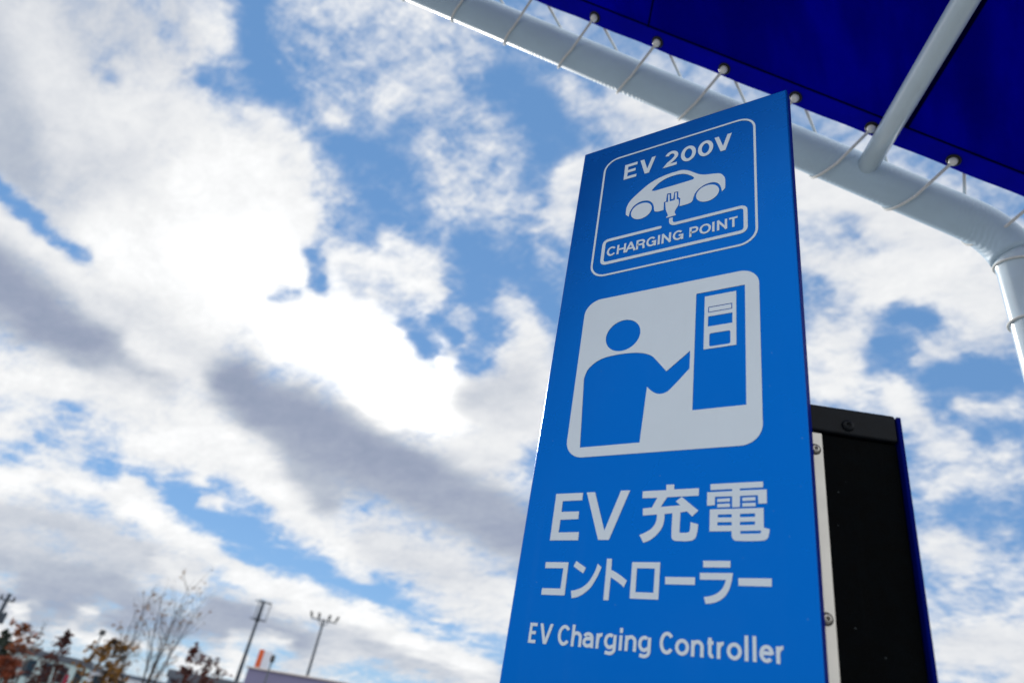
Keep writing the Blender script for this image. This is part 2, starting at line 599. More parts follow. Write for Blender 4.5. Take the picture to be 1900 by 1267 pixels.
def weather(mt, dust, amount, streak=0.0, fleck=0.0):
    """thin dust, rain streaks and pale flecks on a painted face"""
    n = NT(mt.node_tree)
    b = bsdf(mt)
    src = b.inputs['Base Color'].links[0].from_socket
    co = n.node('ShaderNodeTexCoord').outputs['Object']
    film = n.m('MULTIPLY', n.smooth(n.noise(co, 7.0, 8, .65), .45, .75), amount)
    if streak:
        mp = n.node('ShaderNodeMapping')
        n.put(mp.inputs['Vector'], co)
        mp.inputs['Scale'].default_value = (90, 90, 2.2)
        film = n.m('ADD', film, n.m('MULTIPLY', n.smooth(n.noise(mp.outputs[0], 1.0, 4, .6), .58, .80), streak))
    if fleck:
        vo = n.node('ShaderNodeTexVoronoi')
        n.put(vo.inputs['Vector'], co)
        vo.inputs['Scale'].default_value = 130.0
        wn = n.node('ShaderNodeTexWhiteNoise')
        n.put(wn.inputs['Vector'], vo.outputs['Position'])
        spot = n.m('MULTIPLY', n.smooth(vo.outputs['Distance'], .10, .05), n.m('GREATER_THAN', wn.outputs[0], .93))
        film = n.m('ADD', film, n.m('MULTIPLY', spot, fleck))
    n.put(b.inputs['Base Color'], n.mix(film, src, (*dust, 1)))


weather(M_blue, (.20, .34, .46), .010, .014, .30)
weather(M_white, (.30, .31, .30), .10, .08, .25)
weather(M_black, (.12, .14, .15), .010, .008, .5)
weather(M_cap, (.12, .14, .15), .012, .0, .5)
weather(M_pipe, (.30, .32, .32), .12, .05, .2)
M_sleeve = sleeve_material()
M_fabric = fabric_material()
M_seam_shadow = material('dark_seam_and_shadow', (.0001, .0002, .030), rough=.8, mottle=.2, spec=.02)  # seam colour, also used for the painted shadow strip by the purlin
M_hem = material('blue_hem_webbing', (.0002, .001, .42), rough=.7, mottle=.12, scale=8, spec=.04)


def ground_material():
    mt = material('worn_asphalt', (.22, .22, .215), rough=.9, mottle=.3, scale=1.3, bump=.6, bump_scale=60)
    return mt


# ------------------------------------------------------------------ ground
bm = bmesh.new()
vs = [bm.verts.new(p) for p in ((-3000, -3000, 0), (3000, -3000, 0), (3000, 3000, 0), (-3000, 3000, 0))]
bm.faces.new(vs)
ground = from_bm('ground', bm, ground_material())
tag(ground, 'grey asphalt ground of the parking area', 'ground', kind='structure')

# ------------------------------------------------------------------ the charging totem
X0, Y0, ZT, W = -0.409979, 0.630009, 1.10 + 0.823011, 0.300     # left edge, face plane, top, width of the sign
CD = Vector((.853748, .520686, 0))        # along the cabinet front, also the run of the canopy gable
CP = Vector((-.520686, .853748, 0))       # square to it, away from the viewer
TOTEM_TOP_Q = Vector((X0 + W - .004, Y0 + .020, 0))             # near edge of the cabinet front
totem = empty('charging_sign', (X0 + W / 2, Y0 + .05, 0),
              'tall bright blue charging sign with white pictograms and lettering on a black cabinet', 'sign')


def uv(u, v, lift=0.0):
    """point on the sign face from millimetres right of its left edge and below its top"""
    return Vector((X0 + u / 1000, Y0 - lift, ZT - v / 1000))


bm = bmesh.new()
add_box(bm, (X0, Y0, .16), (W, 0, 0), (0, .0195, 0), (0, 0, ZT - .16), bevel=.0022, seg=3)
panel = from_bm('sign_panel', bm, M_blue, totem, smooth=False)
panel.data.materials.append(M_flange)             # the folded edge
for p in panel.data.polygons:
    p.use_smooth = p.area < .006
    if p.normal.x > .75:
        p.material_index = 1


def flat_shape(name, loops, mat, lift, parent, label=None):
    """thin vinyl shape on the sign face: filled outlines (inner outlines are holes)"""
    cu = bpy.data.curves.new(name, 'CURVE')
    cu.dimensions = '2D'
    cu.fill_mode = 'BOTH'
    for lp in loops:
        sp = cu.splines.new('POLY')
        sp.points.add(len(lp) - 1)
        for q, (u, v) in zip(sp.points, lp):
            q.co = (u, -v, 0, 1)
        sp.use_cyclic_u = True
    tmp = bpy.data.objects.new(name, cu)
    COL.objects.link(tmp)
    me = bpy.data.meshes.new_from_object(tmp)
    bpy.data.objects.remove(tmp)
    bpy.data.curves.remove(cu)
    return plate(name, me, mat, lift, parent, label)


def plate(name, me, mat, lift, parent, label=None):
    bm = bmesh.new()
    bm.from_mesh(me)
    for v in bm.verts:
        v.co = uv(v.co.x, -v.co.y, lift)
    bmesh.ops.remove_doubles(bm, verts=bm.verts, dist=1e-7)
    for f in bm.faces:
        f.normal_update()
        if f.normal.y > 0:
            f.normal_flip()
    me2 = bpy.data.meshes.new(name)
    bm.to_mesh(me2)
    bm.free()
    bpy.data.meshes.remove(me)
    o = link(name, me2, mat, parent)
    if label:
        o['label'] = label
    return o


def smooth_loop(lp, n=7):
    """outline with marked soft points -> dense outline"""
    out = []
    N = len(lp)
    soft = [len(p) > 2 for p in lp]
    P = [np.array(p[:2], float) for p in lp]
    for i in range(N):
        j = (i + 1) % N
        p0, p1 = P[i], P[j]
        out.append(tuple(p0))
        if not (soft[i] or soft[j]):
            continue
        L = np.linalg.norm(p1 - p0)

        def tan(k):
            a, b = P[k - 1], P[(k + 1) % N]
            t = b - a
            return t / (np.linalg.norm(t) + 1e-9) * L
        m0 = tan(i) if soft[i] else None
        m1 = tan(j) if soft[j] else None
        if m0 is None:
            m0 = 1.5 * (p1 - p0) - .5 * m1
        if m1 is None:
            m1 = 1.5 * (p1 - p0) - .5 * m0
        for k in range(1, n):
            s = k / n
            h = (2 * s**3 - 3 * s**2 + 1) * p0 + (s**3 - 2 * s**2 + s) * m0 + (-2 * s**3 + 3 * s**2) * p1 + (s**3 - s**2) * m1
            out.append(tuple(h))
    return out


def round_rect(l, t, r, b, rad, n=10):
    pts = []
    for cx, cy, a0 in ((r - rad, t + rad, -90), (r - rad, b - rad, 0), (l + rad, b - rad, 90), (l + rad, t + rad, 180)):
        for k in range(n + 1):
            a = math.radians(a0 + 90 * k / n)
            pts.append((cx + rad * math.cos(a), cy + rad * math.sin(a)))
    return pts


def disc(cx, cy, r, n=48, ry=None):
    return [(cx + r * math.cos(2 * math.pi * k / n), cy + (ry or r) * math.sin(2 * math.pi * k / n)) for k in range(n)]


def stroke(pts, width, radius=0.0, round_start=False, round_end=False):
    """band of constant width along a polyline whose corners are rounded"""
    P = [np.array(p, float) for p in pts]
    path = [P[0]]
    for a, b, c in zip(P[:-2], P[1:-1], P[2:]):
        u = (a - b) / np.linalg.norm(a - b)
        v = (c - b) / np.linalg.norm(c - b)
        for k in range(11):
            s = k / 10
            path.append((1 - s)**2 * (b + u * radius) + 2 * s * (1 - s) * b + s * s * (b + v * radius))
    path.append(P[-1])
    L, R = [], []
    for i, p in enumerate(path):
        d = path[min(i + 1, len(path) - 1)] - path[max(i - 1, 0)]
        d = d / np.linalg.norm(d)
        nrm = np.array((-d[1], d[0])) * width / 2
        L.append(tuple(p + nrm))
        R.append(tuple(p - nrm))
    cap_e, cap_s = [], []
    if round_end:
        d = path[-1] - path[-2]
        a0 = math.atan2(d[1], d[0])
        cap_e = [tuple(path[-1] + np.array((math.cos(a0 + math.pi / 2 - math.pi * k / 8), math.sin(a0 + math.pi / 2 - math.pi * k / 8))) * width / 2) for k in range(1, 8)]
    return L + cap_e + R[::-1]


def arc(cx, cy, rx, ry, a0, a1, n=14):
    return [(cx + rx * math.cos(math.radians(a0 + (a1 - a0) * k / n)), cy + ry * math.sin(math.radians(a0 + (a1 - a0) * k / n))) for k in range(n + 1)]


def letter(ch, xh):
    """pen strokes of a sans serif letter in a unit box: x 0..1, y 0 base line .. 1 cap line"""
    m = xh / 2
    return {
        'E': [[(1, 1), (0, 1), (0, 0), (1, 0)], [(0, .52), (.88, .52)]],
        'V': ['V'],
        'A': [[(-.04, 0), (.47, 1.0)], [(1.04, 0), (.53, 1.0)], [(.18, .30), (.82, .30)]],
        'H': [[(0, 0), (0, 1)], [(1, 0), (1, 1)], [(0, .5), (1, .5)]],
        'I': [[(.5, 0), (.5, 1)]],
        'N': [[(0, 0), (0, 1)], [(1, 0), (1, 1)], [(.02, 1), (.98, 0)]],
        'T': [[(-.08, 1), (1.08, 1)], [(.5, 1), (.5, 0)]],
        'P': [[(0, 0), (0, 1), (.62, 1)] + arc(.62, .72, .38, .28, 90, -90)[1:] + [(0, .44)]],
        'R': [[(0, 0), (0, 1), (.62, 1)] + arc(.62, .74, .38, .26, 90, -90)[1:] + [(0, .48)], [(.62, .48)] + arc(.60, .24, .34, .24, 80, 10, 5) + [(.98, 0)]],
        'C': [arc(.5, .5, .5, .5, 38, 322, 30)],
        'G': [arc(.5, .5, .5, .5, 40, 330, 30) , [(.58, .46), (1.0, .46), (1.0, 0)]],
        'O': [arc(.5, .5, .5, .5, 0, 360, 36)],
        '0': [arc(.5, .5, .5, .5, 0, 360, 36)],
        '2': [arc(.48, .70, .44, .30, 165, -30, 14) + [(.62, .36), (.22, .16), (.04, 0), (1, 0)]],
        'h': [[(0, 0), (0, 1.05)], [(0, m)] + arc(.5, xh - .26, .5, .26, 165, 0, 10) + [(1, 0)]],
        'n': [[(0, 0), (0, xh + .06)], [(0, m)] + arc(.5, xh - .26, .5, .26, 165, 0, 10) + [(1, 0)]],
        'r': [[(0, 0), (0, xh + .06)], [(0, m * .9)] + arc(.78, xh - .34, .76, .34, 165, 78, 7)],
        'i': [[(.5, 0), (.5, xh + .05)], [(.5, .86), (.5, 1.04)]],
        'l': [[(.5, 0), (.5, 1.08)]],
        'a': [arc(.46, xh - .24, .50, .24, 155, 0, 10) + [(1, 0)], [(1, .44), (.62, .43)] + arc(.46, .21, .46, .21, 75, 300, 14) + [(1, .12)]],
        'g': [arc(.47, m + .02, .47, m - .0, 55, 305, 24) + [(1, .14)], [(1, xh + .04), (1, -.02)] + arc(.48, -.06, .52, .24, 0, -110, 10) + [(.02, -.26)]],
        'o': [arc(.5, m, .5, m, 0, 360, 32)],
        'e': [[(0.06, m + .03), (1.0, m + .03)], arc(.5, m, .5, m, -4, 318, 28)],
        't': [[(.36, xh + .26), (.36, .2)] + arc(.74, .2, .38, .2, 180, 285, 7) + [(1.0, .02)], [(-.08, xh), (1.0, xh)]],
    }[ch]


def band(path, w):
    """filled band of width w along a path, mitred at its corners"""
    P = [np.array(p, float) for p in path]
    P = [P[0]] + [b for a, b in zip(P[:-1], P[1:]) if np.linalg.norm(b - a) > 1e-5]
    closed = np.linalg.norm(P[0] - P[-1]) < 1e-4
    n = len(P)
    L, R = [], []
    for i in range(n):
        a = P[i - 1] if i > 0 else (P[-2] if closed else None)
        b = P[i + 1] if i < n - 1 else (P[1] if closed else None)
        ds = [d / np.linalg.norm(d) for d in ([P[i] - a] if a is not None else []) + ([b - P[i]] if b is not None else [])]
        t = sum(ds)
        t = t / np.linalg.norm(t)
        k = min(1 / max(t @ ds[0], .2), 2.2)
        nr = np.array((-t[1], t[0])) * w / 2 * k
        L.append(P[i] + nr)
        R.append(P[i] - nr)
    return L, R


def lettering(items, top, base, sw, xh, parent):
    """words drawn with a pen of width sw: items are (letter, left, right) in mm on the sign"""
    bm = bmesh.new()
    lift = LIFT
    for ch, l, r in items:
        for st in letter(ch, xh):
            lift += 2.0e-6
            if lift > LIFT + 6.1e-5:
                lift = LIFT
            if st == 'V':
                m, hx = (l + r) / 2, sw * 1.10
                f = (m - l - hx) / (m - l - .55 * hx)
                pts = [(l, top), (l + hx, top), (m, top + f * (base - top)), (r - hx, top), (r, top), (m + .55 * hx, base), (m - .55 * hx, base)]
                v = [bm.verts.new(uv(a, b, lift)) for a, b in pts]
                for q in ((0, 1, 2, 6), (2, 3, 4, 5), (2, 5, 6)):
                    bm.faces.new([v[i] for i in q])
                continue
            H = base - top
            X = lambda x: l + sw / 2 + x * (r - l - sw)
            # terminals reach the lines, curves stay a pen half inside them
            Y = lambda y: base - sw / 2 - y * (H - sw)
            path = [(X(x), Y(y)) for x, y in st]
            # open upright ends run on to the base or cap line
            for e, nb in ((0, 1), (-1, -2)):
                dx, dy = path[e][0] - path[nb][0], path[e][1] - path[nb][1]
                if abs(dy) > abs(dx) * 1.2 and (st[e][1] <= .001 or st[e][1] >= .999) and not (ch in 'G' and e == 0):
                    k = (abs(dy) + sw / 2) / abs(dy)
                    path[e] = (path[nb][0] + dx * k, path[nb][1] + dy * k)
            L, R = band(path, sw)
            lv = [bm.verts.new(uv(p[0], p[1], lift)) for p in L]
            rv = [bm.verts.new(uv(p[0], p[1], lift)) for p in R]
            for i in range(len(lv) - 1):
                bm.faces.new((lv[i], lv[i + 1], rv[i + 1], rv[i]))
    for f in bm.faces:
        f.normal_update()
        if f.normal.y > 0:
            f.normal_flip()
    me = bpy.data.meshes.new('lettering')
    bm.to_mesh(me)
    bm.free()
    return link('lettering', me, M_white, parent)


LIFT = .0004
GLYPHS = {
    'glyph_e': [
        [(35.2,557.1),(68.2,557.1),(68.4,565.5),(44.6,565.8),(44.8,577.9),(66.1,577.9),(66.3,586.3),(44.8,586.7),(44.8,600.6),(68.9,600.4),(69.1,609.1),(35.4,609.1)],
    ],
    'glyph_v': [
        [(72.7,556.9),(82.6,557.0),(97.9,599.2),(112.5,556.5),(122.8,556.7),(104.0,608.8),(91.9,608.8)],
    ],
    'glyph_ju': [
        [(161.9,552.4),(170.2,552.5),(170.3,557.8),(195.6,557.6),(195.5,565.4),(163.4,565.7),(157.2,575.6),(177.4,574.6),(172.6,570.5),(178.4,565.9),(195.6,580.5),(189.7,586.3),(184.4,581.0),(177.8,581.9),(177.6,602.1),(185.5,602.1,1),(187.5,600.7,1),(188.1,591.8),(195.8,594.1),(194.8,603.1,1),(192.9,608.1,1),(188.3,610.2,1),(174.2,610.1,1),(171.2,609.0,1),(169.8,606.1,1),(169.7,582.5),(161.5,583.2),(161.6,589.4,1),(159.4,597.6,1),(153.7,604.9,1),(147.2,609.7,1),(141.2,611.8),(136.6,604.0),(142.8,601.5,1),(148.7,597.8,1),(152.4,592.6,1),(153.7,587.8,1),(153.7,583.4),(138.8,584.1),(138.4,576.8),(147.8,576.1),(153.1,565.9),(136.9,565.8),(136.9,558.3),(162.0,558.2)],
    ],
    'glyph_den': [
        [(207.0,554.0),(256.9,553.7),(256.8,559.5),(235.3,559.7),(235.3,561.7),(260.1,561.7),(259.8,575.4),(252.1,575.4),(251.9,567.0),(235.4,567.2),(235.2,578.1),(228.0,578.1),(228.0,567.2),(211.6,567.1),(211.5,575.6),(203.9,575.9),(203.9,562.3),(228.0,562.0),(228.0,559.9),(207.1,560.1)],
        [(213.9,569.4),(225.9,569.1),(225.9,572.3),(213.8,572.5)],
        [(214.0,574.5),(225.9,574.3),(226.0,577.7),(213.9,577.9)],
        [(237.6,569.0),(249.7,568.8),(249.6,572.1),(237.5,572.3)],
        [(237.5,574.4),(249.7,574.3),(249.8,577.7),(237.5,577.8)],
        [(206.8,579.7),(256.8,579.5),(256.6,598.3),(261.7,599.7),(261.1,603.7,1),(259.5,608.3,1),(255.3,610.2,1),(232.3,610.3,1),(229.0,608.9,1),(227.6,605.5,1),(227.6,601.1),(206.8,601.2)],
        [(214.6,585.0),(227.6,584.8),(227.6,588.0),(214.6,587.8)],
        [(214.3,592.4),(227.6,592.5),(227.6,595.7),(214.2,595.6)],
        [(235.3,584.7),(249.0,584.6),(249.0,587.9),(235.3,587.9)],
        [(235.2,592.4),(248.9,592.2),(248.8,595.4),(235.2,595.6)],
        [(235.2,601.1),(254.2,600.9),(253.6,603.6),(235.7,603.8)],
    ],
    'glyph_ko': [
        [(34.1,632.2),(61.2,632.0),(61.2,665.1),(34.2,665.4),(34.2,658.9),(55.6,658.6),(55.9,638.2),(34.4,638.4)],
    ],
    'glyph_n': [
        [(70.0,630.5),(81.7,637.4),(79.2,642.9),(67.4,636.1)],
        [(94.3,633.0),(98.8,636.3),(96.5,643.0,1),(92.9,650.5,1),(88.5,657.2,1),(81.7,663.0,1),(75.3,666.2,1),(69.4,667.5),(67.9,660.4),(74.4,659.0,1),(80.8,656.1,1),(86.3,651.3,1),(90.0,645.2,1),(92.7,639.1,1)],
    ],
    'glyph_to': [
        [(104.0,627.9),(109.4,627.9),(109.6,638.8),(118.5,643.1,1),(127.1,648.9),(124.4,655.3),(117.8,650.5,1),(109.8,646.2),(109.7,668.0),(104.2,668.0)],
    ],
    'glyph_ro': [
        [(131.2,631.0),(159.9,630.8),(160.0,665.4),(131.3,665.5)],
        [(136.6,636.8),(154.9,636.8),(154.8,659.4),(136.7,659.4)],
    ],
    'glyph_dash': [
        [(165.5,644.4),(194.2,644.2),(194.2,651.0),(165.8,651.2)],
    ],
    'glyph_ra': [
        [(201.4,628.9),(226.5,628.7),(226.5,634.7),(201.6,634.9)],
        [(198.6,640.0),(228.7,639.6),(227.3,648.1,1),(224.6,655.9,1),(219.8,662.0,1),(213.2,665.7,1),(204.5,667.4),(202.8,661.3),(208.8,660.3,1),(214.3,658.0,1),(218.6,654.3,1),(221.1,650.1,1),(222.5,645.8),(198.7,646.1)],
    ],
    'glyph_long': [
        [(233.5,643.9),(262.2,643.6),(262.0,650.5),(233.5,650.6)],
    ],
    'person': [
        [(57.3,503.0),(51.5,420.1),(51.6,408.3,1),(56.6,397.0,1),(70.3,387.6,1),(87.9,384.7,1),(109.8,385.1,1),(124.9,388.1,1),(135.8,393.7,1),(142.4,401.3,1),(154.7,417.2),(181.3,394.3),(181.3,417.5),(160.6,440.6,1),(154.9,444.6,1),(148.1,445.4,1),(141.0,442.3,1),(132.8,434.2),(129.0,502.7)],
    ],
    'car_body': [
        [(87.4,160.2),(82.7,155.5),(82.3,148.6,1),(83.2,139.4,1),(87.5,130.2,1),(95.2,122.2,1),(103.9,114.5,1),(113.5,107.2,1),(125.0,101.9,1),(139.3,98.9,1),(151.7,98.3,1),(160.5,98.8,1),(169.4,103.3,1),(177.4,110.3,1),(185.2,116.7,1),(192.8,120.1,1),(202.8,122.6,1),(211.9,125.6,1),(215.9,130.1,1),(218.6,136.8,1),(219.1,144.9,1),(219.1,152.7,1),(218.1,155.7,1),(214.7,158.9),(213.9,153.0,1),(211.2,144.7,1),(205.5,139.2,1),(198.9,137.8,1),(190.7,139.3,1),(183.4,144.5,1),(179.4,150.4,1),(177.5,157.6,1),(176.6,161.8,1),(173.2,164.8,1),(159.4,165.6),(159.9,151.6),(157.1,148.7),(156.5,137.5),(151.0,136.9),(150.1,149.0),(147.4,148.9),(146.7,137.1),(140.8,136.4),(140.2,150.0),(137.2,150.7),(137.5,164.8),(128.8,164.9,1),(125.2,163.1,1),(123.8,159.2,1),(123.0,153.2,1),(120.6,146.6,1),(115.8,140.8,1),(109.2,137.9,1),(101.1,138.0,1),(93.2,142.9,1),(89.1,149.7,1),(87.7,156.2,1)],
        [(118.0,122.1),(121.5,117.4,1),(128.3,111.0,1),(137.9,106.2,1),(149.4,104.7,1),(160.0,106.0,1),(166.1,108.8,1),(172.3,113.6,1),(177.2,119.4,1),(176.9,121.9,1),(173.5,122.9,1),(121.9,124.2)],
    ],
    'plug': [
        [(139.2,151.4),(143.1,152.0),(142.4,138.7),(144.7,139.0),(145.4,152.1),(152.6,151.6),(152.2,138.6),(154.6,138.7),(155.0,151.9),(157.4,152.1),(158.0,162.0,1),(154.5,169.7,1),(153.2,173.8,1),(155.4,180.0),(142.3,180.6),(141.7,178.8),(143.9,177.5,1),(143.2,173.7,1),(140.6,165.0,1)],
    ],
}
# upper emblem: frame, car, plug with its cord
flat_shape('emblem_frame', [round_rect(38.6, 32.2, 258.4, 257.0, 23), round_rect(41.6, 35.2, 255.4, 254.0, 20)], M_white, LIFT, panel)
car = [smooth_loop(l) for l in GLYPHS['car_body']]
flat_shape('car_emblem', car + [disc(105.4, 155.6, 15.0, ry=14.4), disc(196.2, 155.2, 15.0, ry=14.4)], M_white, LIFT, panel)
flat_shape('plug_emblem', [smooth_loop(GLYPHS['plug'][0])], M_white, LIFT, panel)
flat_shape('cord_emblem', [stroke([(148.6, 182.6), (148.6, 194.6), (244.0, 194.6), (244.0, 235.2), (54.6, 235.2), (54.6, 194.8), (134, 194.8)],
                                  4.9, 7.5, round_end=True)], M_white, LIFT, panel)
lettering([('E', 72.9, 94.9), ('V', 96.6, 120.0)], 54.2, 84.2, 5.3, .7, panel)
lettering([('2', 133.6, 154.6), ('0', 157.4, 178.6), ('0', 181.4, 202.4), ('V', 204.0, 227.4)], 54.2, 84.2, 5.3, .7, panel)
lettering([('C', 60.6, 74.2), ('H', 75.3, 88.1), ('A', 88.2, 101.6), ('R', 102.8, 115.0), ('G', 116.9, 130.4), ('I', 132.4, 135.6),
           ('N', 137.8, 150.3), ('G', 152.6, 166.6)], 208.0, 224.2, 2.9, .7, panel)
lettering([('P', 174.3, 185.8), ('O', 187.2, 201.8), ('I', 203.3, 206.3), ('N', 209.3, 221.8), ('T', 223.4, 235.2)], 208.0, 224.2, 2.9, .7, panel)
# pictogram of a person at the machine
person = smooth_loop(GLYPHS['person'][0])
flat_shape('user_pictogram', [round_rect(39.5, 294.8, 258.0, 515.2, 22), disc(96.6, 357.6, 22.5), person,
                              [(186.1, 315.9), (242.3, 315.9), (242.3, 470.1), (186.1, 470.1)]], M_white, LIFT, panel)
flat_shape('machine_pictogram', [[(196.4, 322.3), (232.5, 322.3), (232.5, 395.5), (196.4, 395.5)],
                                 [(200.7, 338.2), (228.0, 338.2), (228.0, 346.3), (200.7, 346.3)],
                                 [(201.7, 339.3), (227.0, 339.3), (227.0, 345.2), (201.7, 345.2)],
                                 [(200.8, 351.6), (228.2, 351.6), (228.2, 365.5), (200.8, 365.5)],
                                 round_rect(202.7, 375.2, 226.0, 392.6, 2.0, 4)], M_white, LIFT, panel)
for key in ('glyph_e', 'glyph_v', 'glyph_ju', 'glyph_den', 'glyph_ko', 'glyph_n', 'glyph_to', 'glyph_ro', 'glyph_dash', 'glyph_ra', 'glyph_long'):
    flat_shape('lettering', [smooth_loop(l) for l in GLYPHS[key]], M_white, LIFT, panel)
lettering([('E', 26.6, 36.6), ('V', 38.2, 53.2)], 693.0, 712.0, 3.05, .70, panel)
lettering([('C', 59.4, 73.2), ('h', 74.4, 85.6), ('a', 86.6, 98.3), ('r', 100.6, 108.6), ('g', 108.9, 121.4), ('i', 124.0, 127.5), ('n', 130.0, 141.4), ('g', 143.0, 155.3)],
          693.0, 712.0, 3.15, .68, panel)
lettering([('C', 163.5, 177.0), ('o', 177.9, 190.7), ('n', 192.4, 203.7), ('t', 205.6, 213.6), ('r', 215.0, 222.7), ('o', 223.5, 236.2), ('l', 238.3, 241.8), ('l', 244.9, 248.4),
           ('e', 250.5, 262.2), ('r', 263.9, 271.6)], 693.0, 712.0, 3.15, .68, panel)

# cabinet behind the sign, square to the canopy, its black front turned 31 degrees from the sign
ZC = 1.10 + .3594                         # cabinet top


def cab(u, dpt, z):
    return TOTEM_TOP_Q + CD * u + CP * dpt + Vector((0, 0, z))


bm = bmesh.new()
add_box(bm, cab(.0, .004, .10), CD * .0852, CP * .16, (0, 0, ZC - .10 - .0300), bevel=.001)
from_bm('cabinet_body', bm, M_black, totem)
bm = bmesh.new()
add_box(bm, cab(-.0005, 0, ZC - .0285), CD * .0862, CP * .166, (0, 0, .0285), bevel=.0022, seg=3)
cap = from_bm('top_cap', bm, M_cap, totem)
bm = bmesh.new()
add_box(bm, cab(.0866, -.001, .10), CD * .0042, CP * .170, (0, 0, ZC - .10 - .0012), bevel=.0009)
from_bm('edge_trim', bm, M_navy, totem)
bm = bmesh.new()
add_box(bm, cab(-.006, .0014, .14), CD * .0196, CP * .0025, (0, 0, ZC - .0300 - .14 - .0008), bevel=.0008)
strip = from_bm('mounting_strip', bm, M_strip, totem)


def add_screw(parent, u, z, rad, mat, depth, socket_mat, star=True):
    """button head screw with a star socket, axis along -CP"""
    o = cab(u, depth, z)
    up = Vector((0, 0, 1))
    bm = bmesh.new()
    rings = []
    prof = [(1.0, 0), (1.0, .0008), (.88, .0021), (.66, .0029), (.47, .0032)]
    for r, h in prof:
        rings.append([bm.verts.new(o - CP * h + (CD * math.cos(2 * math.pi * k / 24) + up * math.sin(2 * math.pi * k / 24)) * rad * r) for k in range(24)])
    inner = []
    for h in (.0032, .0012):
        inner.append([bm.verts.new(o - CP * h + (CD * math.cos(2 * math.pi * k / 24) + up * math.sin(2 * math.pi * k / 24)) * rad *
                                   ((.40 + (.08 if star else 0) * math.cos(6 * 2 * math.pi * k / 24))))for k in range(24)])
    rings += inner
    for r0, r1 in zip(rings[:-1], rings[1:]):
        for k in range(24):
            bm.faces.new((r0[k], r0[(k + 1) % 24], r1[(k + 1) % 24], r1[k]))
    bm.faces.new(rings[-1])
    if star:                              # centre pin
        add_tube(bm, [o - CP * .0010, o - CP * .0028], rad * .14, 8)
    s = from_bm('screw', bm, mat, parent, smooth=True)
    if star:
        bm = bmesh.new()                  # dark washer behind the head
        add_tube(bm, [o + CP * .0002, o - CP * .0004], rad * 1.22, 28)
        w_ = from_bm('washer', bm, M_dark, parent)
    return s


for z in (1.10 + .3103, 1.10 + .1537, 1.10 - .003, 1.10 - .16, 1.10 - .31, 1.10 - .47, 1.10 - .63):
    add_screw(strip, .0058, z, .0046, M_steel, .0012, M_dark)
add_screw(cap, .0386, 1.10 + .3405, .0060, M_cap, -.0001, M_dark, star=False)
bm = bmesh.new()
add_box(bm, (X0 + .006, Y0 + .0185, .10), (W - .03, 0, 0), (0, .05, 0), (0, 0, ZT - .14), bevel=.002)
from_bm('back_frame', bm, M_black, totem)
bm = bmesh.new()
add_box(bm, (X0 - .08, Y0 - .08, 0), (W + .18, 0, 0), (0, .38, 0), (0, 0, .10), bevel=.006)
from_bm('concrete_plinth', bm, M_concrete, totem)

# ------------------------------------------------------------------ canopy
CA = EYE + Vector((.068162, 1.523684, 1.354748))      # a point on the near gable beam's axis
SL = math.radians(24.9)
CG = (-CD * math.cos(SL) + Vector((0, 0, math.sin(SL)))).normalized()    # up the slope
CN = CG.cross(CP).normalized()
if CN.z < 0:
    CN = -CN                                          # out of the roof
T_RIDGE, DEPTH, T_LEG = 2.3, 1.40, -.176
PR = .05
canopy = empty('canopy', (CA.x, CA.y, 0), 'white tubular canopy with a dark blue tarpaulin roof laced to its beam above the sign', 'canopy')


def cpt(t, s, n=0.0):
    return CA + CG * t + CP * s + CN * n


def bend_path(p0, corner, p1, r, k=9):
    a = (p0 - corner).normalized()
    b = (p1 - corner).normalized()
    ang = a.angle(b)
    cut = r / math.tan(ang / 2)
    s0, s1 = corner + a * cut, corner + b * cut
    bis = (a + b).normalized()
    c = corner + bis * (r / math.sin(ang / 2))
    out = []
    v0, v1 = s0 - c, s1 - c
    om = v0.angle(v1)
    for i in range(k + 1):
        f = i / k
        out.append(c + (v0 * math.sin((1 - f) * om) + v1 * math.sin(f * om)) / math.sin(om))
    return out


def sleeve_tube(name, pts, rad, mat, parent, seg=48):
    """tube whose own x axis runs along the beam, so that creases follow it"""
    bm = bmesh.new()
    add_tube(bm, pts, rad, seg)
    me = bpy.data.meshes.new(name)
    bmesh.ops.recalc_face_normals(bm, faces=bm.faces)
    rot = Matrix((CG, CP, CN)).transposed()           # columns are the axes
    org = pts[0]
    for v in bm.verts:
        v.co = rot.inverted() @ (v.co - org)
    bm.to_mesh(me)
    bm.free()
    for p in me.polygons:
        p.use_smooth = len(p.vertices) == 4
    me.materials.append(mat)
    o = bpy.data.objects.new(name, me)
    COL.objects.link(o)
    o.parent = parent
    o.matrix_local = Matrix.Translation(org - Vector(parent.location)) @ rot.to_4x4()
    return o


